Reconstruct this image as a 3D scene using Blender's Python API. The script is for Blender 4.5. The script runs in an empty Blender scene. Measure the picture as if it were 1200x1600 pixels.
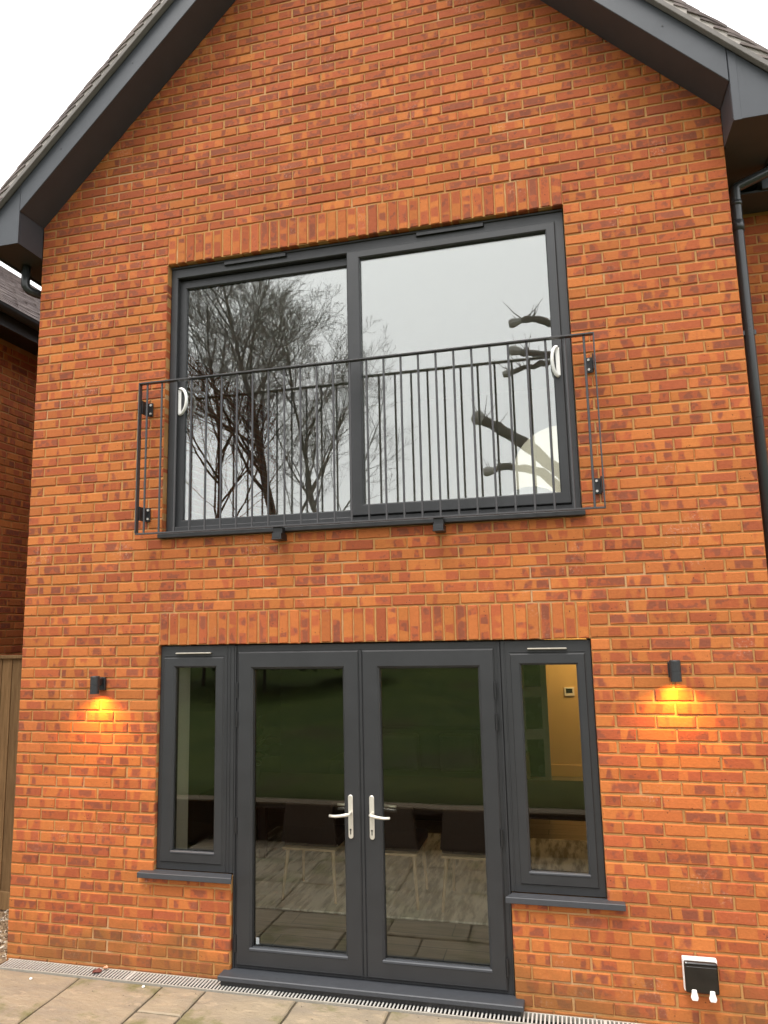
import bpy, bmesh, math, random
from mathutils import Vector, Matrix
R = math.radians
random.seed(7)
scene = bpy.context.scene
col = scene.collection
H = 2.12                      # underside of the ground-floor brick lintel above the patio

# ------------------------------------------------------------------ camera
CAM = Vector((3.9229, -4.6387, 0.1215 + H))
PITCH, YAW, ROLL = 0.1511766, -0.24235432, -0.02264401
cp, sp, cy, sy = math.cos(PITCH), math.sin(PITCH), math.cos(YAW), math.sin(YAW)
fwd = Vector((sy*cp, cy*cp, sp)); rt = Vector((cy, -sy, 0)); up = rt.cross(fwd)
rt2 = rt*math.cos(ROLL) + up*math.sin(ROLL); up2 = -rt*math.sin(ROLL) + up*math.cos(ROLL)
cam = bpy.data.cameras.new('camera'); camo = bpy.data.objects.new('camera', cam); col.objects.link(camo)
m = Matrix((rt2, up2, -fwd)).transposed().to_4x4(); m.translation = CAM; camo.matrix_world = m
cam.sensor_fit = 'HORIZONTAL'; cam.sensor_width = 36; cam.lens = 36*1134.48/1200
cam.clip_start = .05; cam.clip_end = 2000
scene.camera = camo

# ------------------------------------------------------------------ sky, sun, exposure
SUN_EL, SUN_AZ = R(63), R(195)      # behind the photographer, veiled by cloud
world = bpy.data.worlds.new('World'); scene.world = world; world.use_nodes = True
wn = world.node_tree; wn.nodes.clear()
sky = wn.nodes.new('ShaderNodeTexSky'); sky.sky_type = 'NISHITA'; sky.sun_disc = False
sky.sun_elevation = SUN_EL; sky.sun_rotation = SUN_AZ; sky.dust_density = 6; sky.air_density = 1.2
hs = wn.nodes.new('ShaderNodeHueSaturation'); hs.inputs['Saturation'].default_value = .07
mixw = wn.nodes.new('ShaderNodeMixRGB'); mixw.inputs[0].default_value = .72
mixw.inputs[2].default_value = (12.5, 12.55, 12.6, 1)          # even cloud cover
bg = wn.nodes.new('ShaderNodeBackground'); bg.inputs[1].default_value = .115
wo = wn.nodes.new('ShaderNodeOutputWorld')
wn.links.new(sky.outputs[0], hs.inputs['Color']); wn.links.new(hs.outputs[0], mixw.inputs[1])
wn.links.new(mixw.outputs[0], bg.inputs[0]); wn.links.new(bg.outputs[0], wo.inputs[0])
sl = bpy.data.lights.new('sun', 'SUN'); sl.energy = 1.35; sl.angle = R(24); sl.color = (1, .96, .9)
so = bpy.data.objects.new('sun', sl); col.objects.link(so)
sd = Vector((math.sin(SUN_AZ)*math.cos(SUN_EL), math.cos(SUN_AZ)*math.cos(SUN_EL), math.sin(SUN_EL)))
so.rotation_euler = sd.to_track_quat('Z', 'Y').to_euler(); so.location = (2, -6, 12)
vs = scene.view_settings
vs.view_transform = 'Standard'; vs.look = 'None'; vs.gamma = 1; vs.exposure = 1.0
try: vs.use_curve_mapping = False
except Exception: pass

# ------------------------------------------------------------------ material helper
class NT:
    def __init__(s, name):
        s.m = bpy.data.materials.new(name); s.m.use_nodes = True
        s.t = s.m.node_tree; s.t.nodes.clear()
        s.out = s.t.nodes.new('ShaderNodeOutputMaterial')
    def n(s, typ, _at=None, **kw):
        nd = s.t.nodes.new('ShaderNode'+typ)
        for k, v in (_at or {}).items(): setattr(nd, k, v)
        for k, v in kw.items():
            key = int(k[1:]) if k[0] == 'i' and k[1:].isdigit() else k.replace('_', ' ')
            inp = nd.inputs[key]
            if hasattr(v, 'is_output') or isinstance(v, bpy.types.NodeSocket): s.t.links.new(v, inp)
            else: inp.default_value = v
        return nd
    def math(s, op, a, b=0, c=None, clamp=False):
        kw = dict(i0=a, i1=b)
        if c is not None: kw['i2'] = c
        return s.n('Math', dict(operation=op, use_clamp=clamp), **kw).outputs[0]
    def step(s, x, lo, hi):
        nd = s.n('MapRange', dict(interpolation_type='SMOOTHSTEP'), i0=x, i1=lo, i2=hi, i3=0.0, i4=1.0); return nd.outputs[0]
    def mix(s, f, a, b, mode='MIX'):
        def c(v): return v if isinstance(v, bpy.types.NodeSocket) else (*v[:3], 1)
        return s.n('MixRGB', dict(blend_type=mode), i0=f, i1=c(a), i2=c(b)).outputs[0]
    def noise(s, vec, scale, detail=3, rough=.55, out=0):
        return s.n('TexNoise', Vector=vec, Scale=scale, Detail=detail, Roughness=rough).outputs[out]
    def pos(s): return s.n('NewGeometry').outputs['Position']
    def obj(s): return s.n('TexCoord').outputs['Object']
    def bump(s, h, strength=.3, dist=.01):
        return s.n('Bump', Strength=strength, Distance=dist, Height=h).outputs[0]
    def prin(s, color, rough=.5, metal=0, normal=None, spec=.5, **kw):
        b = s.n('BsdfPrincipled')
        for k, v in dict(Base_Color=color, Roughness=rough, Metallic=metal, **kw).items():
            inp = b.inputs[k.replace('_', ' ')]
            if isinstance(v, bpy.types.NodeSocket): s.t.links.new(v, inp)
            else: inp.default_value = (*v[:3], 1) if isinstance(v, tuple) else v
        b.inputs['Specular IOR Level'].default_value = spec
        if normal is not None: s.t.links.new(normal, b.inputs['Normal'])
        s.t.links.new(b.outputs[0], s.out.inputs[0]); return b

M = {}
def simple(name, color, rough=.5, metal=0, var=.12, scale=30, bump=0, bscale=200, spec=.5):
    t = NT(name); p = t.obj()
    n = t.noise(p, scale, 4)
    k = t.math('MULTIPLY_ADD', n, 2*var, 1-var)
    c = t.mix(1.0, color, t.n('CombineXYZ', i0=k, i1=k, i2=k).outputs[0], 'MULTIPLY')
    r = t.math('MULTIPLY_ADD', t.noise(p, scale*.6, 3), .18, rough-.09)
    nm = t.bump(t.noise(p, bscale, 3), bump, .004) if bump else None
    t.prin(c, r, metal, nm, spec); M[name] = t.m
    return t.m

def brick_mat(name, dim=1.0):
    t = NT(name)
    uv = t.n('UVMap', dict(uv_map='brick')).outputs[0]
    sx = t.n('SeparateXYZ', i0=uv); u, v = sx.outputs[0], sx.outputs[1]
    at = t.n('Attribute', dict(attribute_name='rnd'))
    rc = t.n('SeparateColor', i0=at.outputs[0]); r1, r2, r3 = rc.outputs[0], rc.outputs[1], rc.outputs[2]
    P = t.pos()
    # bands across the length, each brick its own offset
    vec = t.n('CombineXYZ', i0=t.math('MULTIPLY_ADD', r1, 71, t.math('MULTIPLY', u, 2.5)),
              i1=t.math('MULTIPLY_ADD', r2, 37, t.math('MULTIPLY', v, .16)), i2=t.math('MULTIPLY', r3, 23)).outputs[0]
    band = t.noise(vec, 1.25, .6, .45)
    wob = t.math('MULTIPLY_ADD', t.noise(P, 55, 2), .05, -.025)
    band = t.math('ADD', band, wob)
    zz = t.n('SeparateXYZ', i0=P).outputs[2]      # upper courses came from redder packs
    thr = t.math('SUBTRACT', t.math('MULTIPLY_ADD', r2, .27, .365), t.math('MULTIPLY', t.step(zz, 3.0, 6.2), .11))
    red = t.step(t.math('SUBTRACT', band, thr), -.03, .045)
    # edge distances: kiln marks stop short of the long edges on most bricks
    ev = t.math('MINIMUM', v, t.math('SUBTRACT', 1.0, v))
    ev = t.math('ADD', ev, t.math('MULTIPLY', wob, 1.6))
    inset = t.step(ev, .06, .17)
    isin = t.step(r3, .30, .36)
    mask = t.math('ADD', t.math('MULTIPLY', isin, inset), t.math('SUBTRACT', 1.0, isin))
    red = t.math('MULTIPLY', red, mask)
    vec2 = t.n('CombineXYZ', i0=t.math('MULTIPLY_ADD', r2, 91, t.math('MULTIPLY', u, 3.4)),
               i1=t.math('MULTIPLY_ADD', r3, 17, t.math('MULTIPLY', v, .9)), i2=t.math('MULTIPLY', r1, 29)).outputs[0]
    b2 = t.math('ADD', t.noise(vec2, 1.2, 2, .5), wob)
    dk = t.step(t.math('SUBTRACT', b2, t.math('MULTIPLY_ADD', r1, .30, .36)), 0.0, .10)
    dk = t.math('MULTIPLY', t.math('MULTIPLY', dk, t.step(ev, .06, .26)), red)
    hv = t.math('FRACT', t.math('MULTIPLY', r1, 7.31)); hw = t.math('FRACT', t.math('MULTIPLY', r2, 13.7))
    orange = t.mix(hv, (.412, .134, .034), (.378, .109, .032))
    redc = t.mix(hw, (.345, .086, .030), (.298, .074, .030))
    c = t.mix(red, orange, redc)
    c = t.mix(t.math('MULTIPLY', dk, .55), c, (.130, .050, .034))
    # grain, specks and pits
    g = t.noise(P, 420, 3, .7); k = t.math('MULTIPLY_ADD', g, .52, .74)
    g2 = t.math('MULTIPLY_ADD', t.noise(P, 42, 4, .65), .44, .78); k = t.math('MULTIPLY', k, g2)
    k = t.math('MULTIPLY', k, t.math('MULTIPLY_ADD', t.math('FRACT', t.math('MULTIPLY', r3, 5.9)), .26, .87*dim))
    c = t.mix(1.0, c, t.n('CombineXYZ', i0=k, i1=k, i2=k).outputs[0], 'MULTIPLY')
    vo = t.n('TexVoronoi', Vector=P, Scale=38.0)
    pit = t.math('MULTIPLY', t.math('SUBTRACT', 1.0, t.step(vo.outputs['Distance'], .08, .16)), t.step(t.noise(P, 9, 1), .56, .60))
    c = t.mix(t.math('MULTIPLY', pit, .85), c, (.035, .02, .016))
    # pale salt bloom here and there
    bl = t.math('MULTIPLY', t.step(t.noise(P, 3.1, 3), .57, .70), t.step(t.noise(P, 60, 4, .7), .5, .66))
    c = t.mix(t.math('MULTIPLY', bl, .28), c, (.62, .46, .36))
    # splash dirt and algae at the foot of the wall
    sp = t.step(t.math('ADD', t.math('MULTIPLY', zz, -1.7), t.math('MULTIPLY_ADD', t.noise(P, 2.4, 5, .65), 1.9, -.42)), .0, .55)
    c = t.mix(t.math('MULTIPLY', sp, .58), c, (.15, .075, .022))
    h = t.math('ADD', t.math('MULTIPLY', t.noise(P, 260, 4, .7), .5), t.math('ADD', t.noise(P, 70, 3), t.math('MULTIPLY', pit, -1.2)))
    t.prin(c, .88, 0, t.bump(h, .55, .0035), .25); M[name] = t.m
brick_mat('brick')

t = NT('mortar'); P = t.pos()
c = t.mix(t.step(t.noise(P, 5, 4), .3, .7), (.49, .262, .095), (.42, .215, .076))
c = t.mix(t.math('MULTIPLY', t.step(t.noise(P, 2.2, 3), .55, .7), .5), c, (.6, .43, .27))
c = t.mix(t.step(t.noise(P, 500, 3, .7), .35, .75), t.mix(.35, c, (.20, .11, .045)), c)
t.prin(c, .95, 0, t.bump(t.math('ADD', t.noise(P, 330, 4, .7), t.noise(P, 60, 3)), .7, .004), .2); M['mortar'] = t.m

# brick pattern for far / hidden sides
def brick_wall_pattern(name, axis):
    t = NT(name); P = t.pos(); s = t.n('SeparateXYZ', i0=P)
    vec = t.n('CombineXYZ', i0=s.outputs[axis], i1=s.outputs[2], i2=0.0).outputs[0]
    b = t.n('TexBrick', Vector=vec, Color1=(.40, .12, .035, 1), Color2=(.24, .062, .03, 1), Mortar=(.40, .25, .11, 1), Scale=1.0,
            Mortar_Size=.005, Mortar_Smooth=.1, Bias=0.0, Brick_Width=.225, Row_Height=.075)
    k = t.math('MULTIPLY_ADD', t.noise(P, 30, 4, .65), .7, .65)
    c = t.mix(1.0, b.outputs[0], t.n('CombineXYZ', i0=k, i1=k, i2=k).outputs[0], 'MULTIPLY')
    t.prin(c, .9, 0, t.bump(t.math('ADD', t.math('MULTIPLY', b.outputs[1], -1.5), t.noise(P, 200, 3)), .6, .006), .25); M[name] = t.m
brick_wall_pattern('brick_x', 0); brick_wall_pattern('brick_y', 1)

simple('frame', (.024, .0245, .026), .46, 0, .22, 7, .10, 500, .45)
simple('board', (.043, .047, .055), .50, 0, .14, 9, .12, 300, .45)
simple('trim_black', (.012, .012, .013), .42, 0, .1, 40)
simple('rail', (.040, .038, .040), .42, 0, .15, 60, .1, 600)
simple('gutter', (.035, .038, .041), .30, 0, .15, 8)
simple('slate_sill', (.040, .043, .049), .55, 0, .18, 25, .15, 300)
simple('satin', (.72, .68, .60), .36, .55, .06, 80)
simple('white_plastic', (.80, .79, .76), .34, 0, .05, 60)
simple('smoked', (.010, .009, .008), .12, 0, .1, 60)
simple('steel', (.60, .58, .54), .5, .3, .18, 40)
simple('rail_steel', (.34, .31, .26), .6, .3, .3, 30)
simple('plaster', (.82, .80, .74), .8, 0, .05, 6)
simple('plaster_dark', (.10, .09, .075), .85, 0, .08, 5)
simple('hall_paint', (.62, .44, .20), .8, 0, .06, 5)
simple('ceiling_white', (.80, .80, .78), .85, 0, .03, 5)
simple('door_paint', (.58, .60, .50), .55, 0, .06, 10)
simple('frosted', (.05, .09, .03), .25, 0, .2, 8)
simple('oak', (.58, .42, .26), .45, 0, .25, 20)
simple('fabric_dark', (.045, .028, .022), .9, 0, .2, 90)
simple('sofa_fabric', (.06, .065, .05), .95, 0, .2, 60)
simple('cream', (.72, .66, .50), .6, 0, .1, 6)
simple('black_metal', (.02, .018, .015), .4, .4, .1, 40)
simple('grey_glass', (.28, .30, .31), .3, 0, .1, 30)
simple('copper_leaf', (.10, .018, .012), .5, 0, .3, 60)
simple('leaf_pale', (.55, .28, .16), .6, 0, .3, 60)
simple('leaf_dark', (.02, .035, .014), .55, 0, .4, 9)
simple('pot', (.06, .055, .05), .6, 0, .2, 20)
simple('bark', (.060, .050, .040), .92, 0, .35, 4, .5, 40)
simple('cut_wood', (.30, .29, .27), .8, 0, .3, 8)
simple('undercloak', (.17, .155, .145), .85, 0, .25, 12, .4, 150)
simple('verge_mortar', (.40, .36, .33), .9, 0, .3, 14, .6, 120)
simple('twig', (.085, .068, .055), .9, 0, .3, 4)
simple('render_cream', (.62, .56, .46), .85, 0, .08, 1)
simple('channel_dark', (.006, .006, .005), .8, 0, .4, 30)
simple('black_sealant', (.02, .02, .02), .6)

def timber(name, c1, c2, ax=2):
    t = NT(name); p = t.obj(); s = t.n('Mapping', Vector=p, Scale=((1, 1, .06) if ax == 2 else (.06, 1, 1)))
    rn = t.n('ObjectInfo').outputs['Random']
    w = t.noise(s.outputs[0], 70, 5, .65); kn = t.n('TexVoronoi', Vector=p, Scale=3.2).outputs['Distance']
    c = t.mix(t.step(w, .3, .7), c1, c2)
    c = t.mix(t.math('MULTIPLY', t.math('SUBTRACT', 1.0, t.step(kn, .03, .08)), .7), c, (.05, .022, .01))
    k = t.math('MULTIPLY_ADD', rn, .4, .8); c = t.mix(1.0, c, t.n('CombineXYZ', i0=k, i1=k, i2=k).outputs[0], 'MULTIPLY')
    t.prin(c, .8, 0, t.bump(w, .4, .004), .3); M[name] = t.m
timber('fence_wood', (.24, .145, .065), (.15, .085, .036))
timber('sleeper_wood', (.050, .028, .018), (.028, .015, .010), 0)
timber('coping_wood', (.17, .125, .075), (.11, .08, .05), 0)
timber('fence_grey', (.13, .075, .045), (.07, .04, .025))

# roof tile
t = NT('tile'); P = t.pos(); rn = t.n('ObjectInfo').outputs['Random']
c = t.mix(t.step(t.noise(P, 14, 4, .65), .3, .7), (.19, .155, .145), (.115, .092, .088))
c = t.mix(t.math('MULTIPLY', t.step(t.noise(P, 4, 3), .5, .7), .4), c, (.27, .225, .20))
k = t.math('MULTIPLY_ADD', rn, .35, .82); c = t.mix(1.0, c, t.n('CombineXYZ', i0=k, i1=k, i2=k).outputs[0], 'MULTIPLY')
t.prin(c, .85, 0, t.bump(t.noise(P, 150, 4, .7), .5, .004), .3); M['tile'] = t.m

# sandstone slabs
t = NT('sandstone'); P = t.pos(); rn = t.n('ObjectInfo').outputs['Random']
off = t.n('CombineXYZ', i0=t.math('MULTIPLY', rn, 40), i1=t.math('MULTIPLY', rn, 17), i2=0.0).outputs[0]
Q = t.n('VectorMath', dict(operation='ADD'), i0=P, i1=off).outputs[0]
st = t.n('Mapping', Vector=Q, Scale=(1.0, 2.4, 1.0), Rotation=(0, 0, .6)).outputs[0]
c = t.mix(t.step(t.noise(st, 2.6, 9, .68), .38, .64), (.29, .232, .158), (.235, .192, .140))
c = t.mix(t.math('MULTIPLY', t.step(t.noise(st, 5.0, 8, .68), .55, .62), .5), c, (.40, .31, .21))
c = t.mix(t.math('MULTIPLY', t.step(t.noise(Q, 3.2, 5, .65), .50, .66), .8), c, (.13, .125, .045))
c = t.mix(t.math('MULTIPLY', t.step(t.noise(Q, 30, 4, .7), .60, .72), .35), c, (.10, .075, .045))
k = t.math('MULTIPLY_ADD', t.noise(P, 300, 3, .7), .4, .8); c = t.mix(1.0, c, t.n('CombineXYZ', i0=k, i1=k, i2=k).outputs[0], 'MULTIPLY')
h = t.math('ADD', t.noise(st, 7, 6, .62), t.math('MULTIPLY', t.noise(P, 160, 3), .15))
t.prin(c, t.math('MULTIPLY_ADD', t.noise(Q, 5, 3), .3, .5), 0, t.bump(h, .8, .016), .35); M['sandstone'] = t.m
simple('joint', (.085, .068, .045), .95, 0, .4, 25, .5, 200)
t = NT('grass'); P = t.pos()
c = t.mix(t.step(t.noise(P, 1.4, 5, .65), .3, .7), (.040, .064, .010), (.070, .090, .016))
c = t.mix(t.math('MULTIPLY', t.step(t.noise(P, .5, 4), .52, .7), .6), c, (.065, .05, .022))
t.prin(c, .95, 0, t.bump(t.noise(P, 60, 4, .7), .8, .03), .2); M['grass'] = t.m
t = NT('gravel'); P = t.pos(); rn = t.n('SeparateColor', i0=t.n('TexVoronoi', Vector=P, Scale=45.0).outputs['Color'])
c = t.mix(rn.outputs[0], (.10, .06, .035), (.36, .25, .15)); c = t.mix(t.step(rn.outputs[1], .8, .85), c, (.62, .55, .45))
t.prin(c, .8, 0, None, .3); M['gravel'] = t.m

# wood-plank tile floor
t = NT('plank_floor'); P = t.pos()
b = t.n('TexBrick', Vector=P, Color1=(.27, .225, .165, 1), Color2=(.20, .165, .12, 1), Mortar=(.05, .04, .03, 1), Scale=1.0, Mortar_Size=.004, Bias=0.0, Brick_Width=1.2, Row_Height=.2)
w = t.noise(t.n('Mapping', Vector=P, Scale=(.7, 9, 1)).outputs[0], 4, 5, .65)
c = t.mix(t.step(w, .3, .7), b.outputs[0], t.mix(1.0, b.outputs[0], (.62, .6, .56), 'MULTIPLY'))
t.prin(c, .35, 0, None, .4); M['plank_floor'] = t.m
t = NT('rug'); P = t.pos()
w = t.noise(t.n('Mapping', Vector=P, Rotation=(0, 0, .5), Scale=(7, 1.2, 1)).outputs[0], 2.2, 5, .6)
c = t.mix(t.step(w, .4, .62), (.84, .80, .72), (.36, .33, .27))
t.prin(c, .95, 0, t.bump(t.noise(P, 300, 2), .4, .004), .1); M['rug'] = t.m

# window glass: clear double glazing, mirror-like sheen, very slight waviness
def glass(name, base, tint):
    t = NT(name); P = t.pos()
    nm = t.bump(t.math('ADD', t.noise(P, 2.3, 1), t.math('MULTIPLY', t.noise(P, 9, 2), .06)), .018, .03)
    fr = t.n('Fresnel', IOR=1.5, Normal=nm).outputs[0]
    f = t.math('MULTIPLY_ADD', fr, 1.3, base, clamp=True)
    tr = t.n('BsdfTransparent', Color=(*tint, 1)); gl = t.n('BsdfGlossy', Color=(.98, 1, .99, 1), Roughness=.004, Normal=nm)
    mx = t.n('MixShader', i0=f, i1=tr.outputs[0], i2=gl.outputs[0])
    t.t.links.new(mx.outputs[0], t.out.inputs[0]); M[name] = t.m
glass('glass', .095, (.97, .98, .96)); glass('glass_low', .006, (.97, .98, .94))
t = NT('lamp_glow'); e = t.n('Emission', Color=(1, .62, .22, 1), Strength=14.0); t.t.links.new(e.outputs[0], t.out.inputs[0]); M['lamp_glow'] = t.m
t = NT('hall_glow'); e = t.n('Emission', Color=(1, .66, .28, 1), Strength=8.0); t.t.links.new(e.outputs[0], t.out.inputs[0]); M['hall_glow'] = t.m
t = NT('globe_glow'); b_ = t.prin((.80, .74, .60), .6); b_.inputs['Emission Color'].default_value = (1, .93, .74, 1); b_.inputs['Emission Strength'].default_value = .22; M['globe_glow'] = t.m

# ------------------------------------------------------------------ mesh helpers
class MB:
    def __init__(s): s.v = []; s.f = []
    def box(s, x0, x1, y0, y1, z0, z1):
        b = len(s.v)
        s.v += [(x0,y0,z0),(x1,y0,z0),(x1,y1,z0),(x0,y1,z0),(x0,y0,z1),(x1,y0,z1),(x1,y1,z1),(x0,y1,z1)]
        s.f += [tuple(b+i for i in q) for q in ((0,3,2,1),(4,5,6,7),(0,1,5,4),(1,2,6,5),(2,3,7,6),(3,0,4,7))]
        return s
    def prism(s, pts, y0, y1):            # polygon in XZ, extruded along Y
        b = len(s.v); n = len(pts)
        s.v += [(x, y0, z) for x, z in pts] + [(x, y1, z) for x, z in pts]
        s.f += [tuple(b+i for i in range(n)), tuple(b+n+i for i in reversed(range(n)))]
        s.f += [(b+i, b+n+i, b+n+(i+1) % n, b+(i+1) % n) for i in range(n)]
        return s
    def prism_z(s, pts, z0, z1):
        b = len(s.v); n = len(pts)
        s.v += [(x, y, z0) for x, y in pts] + [(x, y, z1) for x, y in pts]
        s.f += [tuple(b+i for i in reversed(range(n))), tuple(b+n+i for i in range(n))]
        s.f += [(b+i, b+(i+1) % n, b+n+(i+1) % n, b+n+i) for i in range(n)]
        return s
    def tube(s, pts, rads, n=8, cap=True):
        pts = [Vector(p) for p in pts]
        if not isinstance(rads, (list, tuple)): rads = [rads]*len(pts)
        b = len(s.v); prev = None
        for i, p in enumerate(pts):
            d = (pts[min(i+1, len(pts)-1)] - pts[max(i-1, 0)]).normalized()
            if prev is None: a = d.orthogonal().normalized()
            else: a = (prev - d*prev.dot(d)).normalized()
            prev = a; c = d.cross(a)
            for k in range(n):
                w = 2*math.pi*k/n; q = p + (a*math.cos(w) + c*math.sin(w))*rads[i]; s.v.append(tuple(q))
        for i in range(len(pts)-1):
            for k in range(n):
                k2 = (k+1) % n; s.f.append((b+i*n+k, b+i*n+k2, b+(i+1)*n+k2, b+(i+1)*n+k))
        if cap:
            s.f.append(tuple(b+k for k in reversed(range(n)))); e = b+(len(pts)-1)*n; s.f.append(tuple(e+k for k in range(n)))
        return s
    def ring(s, x0, x1, z0, z1, wl, wr, wb, wt, y0, y1, ch=.004):   # mitred frame in XZ with a chamfered inner front edge
        o = [(x0,z0),(x1,z0),(x1,z1),(x0,z1)]; i_ = [(x0+wl,z0+wb),(x1-wr,z0+wb),(x1-wr,z1-wt),(x0+wl,z1-wt)]
        fi = [(x0+wl-ch,z0+wb-ch),(x1-wr+ch,z0+wb-ch),(x1-wr+ch,z1-wt+ch),(x0+wl-ch,z1-wt+ch)]
        fo = [(x0+ch*.6,z0+ch*.6),(x1-ch*.6,z0+ch*.6),(x1-ch*.6,z1-ch*.6),(x0+ch*.6,z1-ch*.6)]
        L = [[(x,y1,z) for x,z in o], [(x,y0+ch*.6,z) for x,z in o], [(x,y0,z) for x,z in fo], [(x,y0,z) for x,z in fi], [(x,y0+ch,z) for x,z in i_], [(x,y1,z) for x,z in i_]]
        b = len(s.v)
        for l in L: s.v += l
        for r in range(6):
            r2 = (r+1) % 6
            for k in range(4):
                k2 = (k+1) % 4; s.f.append((b+r*4+k, b+r*4+k2, b+r2*4+k2, b+r2*4+k))
        return s
    def build(s, name, mat, parent=None, bevel=0, smooth=False, loc=None, seg=1):
        me = bpy.data.meshes.new(name); me.from_pydata(s.v, [], s.f)
        bm = bmesh.new(); bm.from_mesh(me); bmesh.ops.recalc_face_normals(bm, faces=bm.faces)
        if bevel: bmesh.ops.bevel(bm, geom=[e for e in bm.edges if len(e.link_faces) == 2 and e.calc_face_angle(0) > .5], offset=bevel, segments=seg, affect='EDGES', profile=.6, clamp_overlap=True)
        bm.to_mesh(me); bm.free()
        if smooth:
            for p in me.polygons: p.use_smooth = True
        if mat: me.materials.append(M[mat])
        return link(bpy.data.objects.new(name, me), parent, loc)

WL = {}
def link(o, parent=None, loc=None):
    col.objects.link(o)
    if loc: o.location = loc
    if parent is not None:
        o.parent = parent
        o.matrix_parent_inverse = Matrix.Translation(-WL.get(parent.name, Vector()))
    WL[o.name] = Vector(loc) if loc else Vector()
    return o
def tag(o, label, cat, group=None, kind=None):
    o['label'] = label; o['category'] = cat
    if group: o['group'] = group
    if kind: o['kind'] = kind
    return o
def struct(o): o['kind'] = 'structure'; return o
def stuff(o): o['kind'] = 'stuff'; return o
def thing(name, label, cat, loc=(0,0,0), group=None):
    return tag(link(bpy.data.objects.new(name, None), None, loc), label, cat, group)
def part(name, parent): return link(bpy.data.objects.new(name, None), parent)
def copy_tree(o, parent=None):
    c = o.copy(); col.objects.link(c)
    if parent is not None: c.parent = parent
    for ch in [x for x in o.children]: copy_tree(ch, c)
    return c
def sphere(mb, c, r, sz=1, nu=14, nv=8):
    b = len(mb.v)
    for i in range(nv+1):
        th = math.pi*i/nv
        for k in range(nu):
            w = 2*math.pi*k/nu; mb.v.append((c[0]+r*math.sin(th)*math.cos(w), c[1]+r*math.sin(th)*math.sin(w), c[2]+r*sz*math.cos(th)))
    for i in range(nv):
        for k in range(nu):
            k2 = (k+1) % nu; mb.f.append((b+i*nu+k, b+i*nu+k2, b+(i+1)*nu+k2, b+(i+1)*nu+k))
    return mb

# ------------------------------------------------------------------ ground
def gz(x, y):
    if y > -2.90: return -.09
    d = -2.95 - y
    z = .36 + .02*d + .0045*d*d if d < 14 else 1.522 + .15*(d-14) if d < 26 else 3.322 + .02*(d-26)
    return z + .04*math.sin(x*.7+y*.4)*max(0, min(1, d/3))
xs = [-600,-200,-80,-40]+[-25+1.5*i for i in range(38)]+[45,80,200,600]
ys = [600,200,60,20,8,0,-2.89,-2.92]+[-2.95-.8*i for i in range(1,36)]+[-40,-60,-100,-200,-600]
mb = MB(); mb.v = [(x, y, gz(x, y)) for y in ys for x in xs]; nx = len(xs)
mb.f = [(j*nx+i, j*nx+i+1, (j+1)*nx+i+1, (j+1)*nx+i) for j in range(len(ys)-1) for i in range(nx-1)]
struct(mb.build('ground', 'grass', smooth=True))

# ------------------------------------------------------------------ patio of sandstone slabs
mb = MB().box(-.02, 8.0, -2.76, -.135, -.12, -.014)
patio = struct(mb.build('patio', 'joint'))
def slab(x0, x1, y0, y1):
    g = .007; x0 += g; x1 -= g; y0 += g; y1 -= g
    w, d = (x1-x0)/2, (y1-y0)/2; mb = MB(); nseg = 7; ring = []
    rnd = random.Random(int((x0*91+y0*57)*1000))
    for (ax, ay, bx, by) in ((-w,-d,w,-d),(w,-d,w,d),(w,d,-w,d),(-w,d,-w,-d)):
        for k in range(nseg):
            f = k/nseg; ring.append((ax+(bx-ax)*f + rnd.uniform(-.003,.003), ay+(by-ay)*f + rnd.uniform(-.003,.003)))
    tz = rnd.uniform(-.002, .002); n = len(ring)
    mb.v = [(x, y, -.02) for x, y in ring] + [(x, y, tz-.006) for x, y in ring] + [(x*(1-.008/w), y*(1-.008/d), tz+rnd.uniform(-.001,.001)) for x, y in ring] + [(0, 0, tz)]
    for L in (0, n):
        mb.f += [(L+i, L+(i+1) % n, L+n+(i+1) % n, L+n+i) for i in range(n)]
    mb.f += [(2*n+i, 2*n+(i+1) % n, 3*n) for i in range(n)]
    mb.build('slab', 'sandstone', patio, loc=((x0+x1)/2, (y0+y1)/2, 0))
YF = -.142
for x0, x1, y0, y1 in ((0,.70,-1.04,YF),(.70,1.30,-1.04,YF),(1.30,1.60,-.45,YF),(1.30,1.60,-1.04,-.45),(1.60,2.20,-.74,YF),(2.20,2.78,-.74,YF),
                       (2.78,3.68,-.74,YF),(3.68,4.28,-.74,YF),(4.28,5.18,-.74,YF),(5.18,5.78,-1.04,YF),(5.78,6.68,-1.04,YF),(6.68,7.9,-1.04,YF),
                       (1.60,2.50,-1.04,-.74),(2.50,3.10,-1.04,-.74),(3.10,4.0,-1.04,-.74),(4.0,4.6,-1.04,-.74),(4.6,5.18,-1.04,-.74)): slab(x0, x1, y0, y1)
y = -1.04; r = 0
while y > -2.6:
    d = (.6, .6, .29)[r % 3]; y1 = max(y-d, -2.755); x = -.0; k = r
    while x < 7.9:
        w = min((.9, .6, .6, .29, .9)[k % 5], 7.9-x)
        if 7.9-(x+w) < .2: w = 7.9-x
        slab(x, x+w, y1, y); x += w; k += 1
    y = y1; r += 1

# sleeper retaining wall at the edge of the patio, lawn level above it
sw = thing('retaining_wall', 'low dark timber sleeper wall with pale coping holding back the lawn', 'wall', (3.5, -2.83, 0))
for r in range(2):
    x = -1.6 - .6*r
    while x < 9:
        MB().box(x+.003, x+1.197, -2.90, -2.765+random.uniform(-.006, .006), -.05+r*.21, .157+r*.21).build('sleeper', 'sleeper_wood', sw, .006); x += 1.2
x = -2.2
while x < 9:
    MB().box(x+.002, x+1.798, -2.92, -2.74, .372, .394).build('coping', 'coping_wood', sw, .005); x += 1.8

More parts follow.
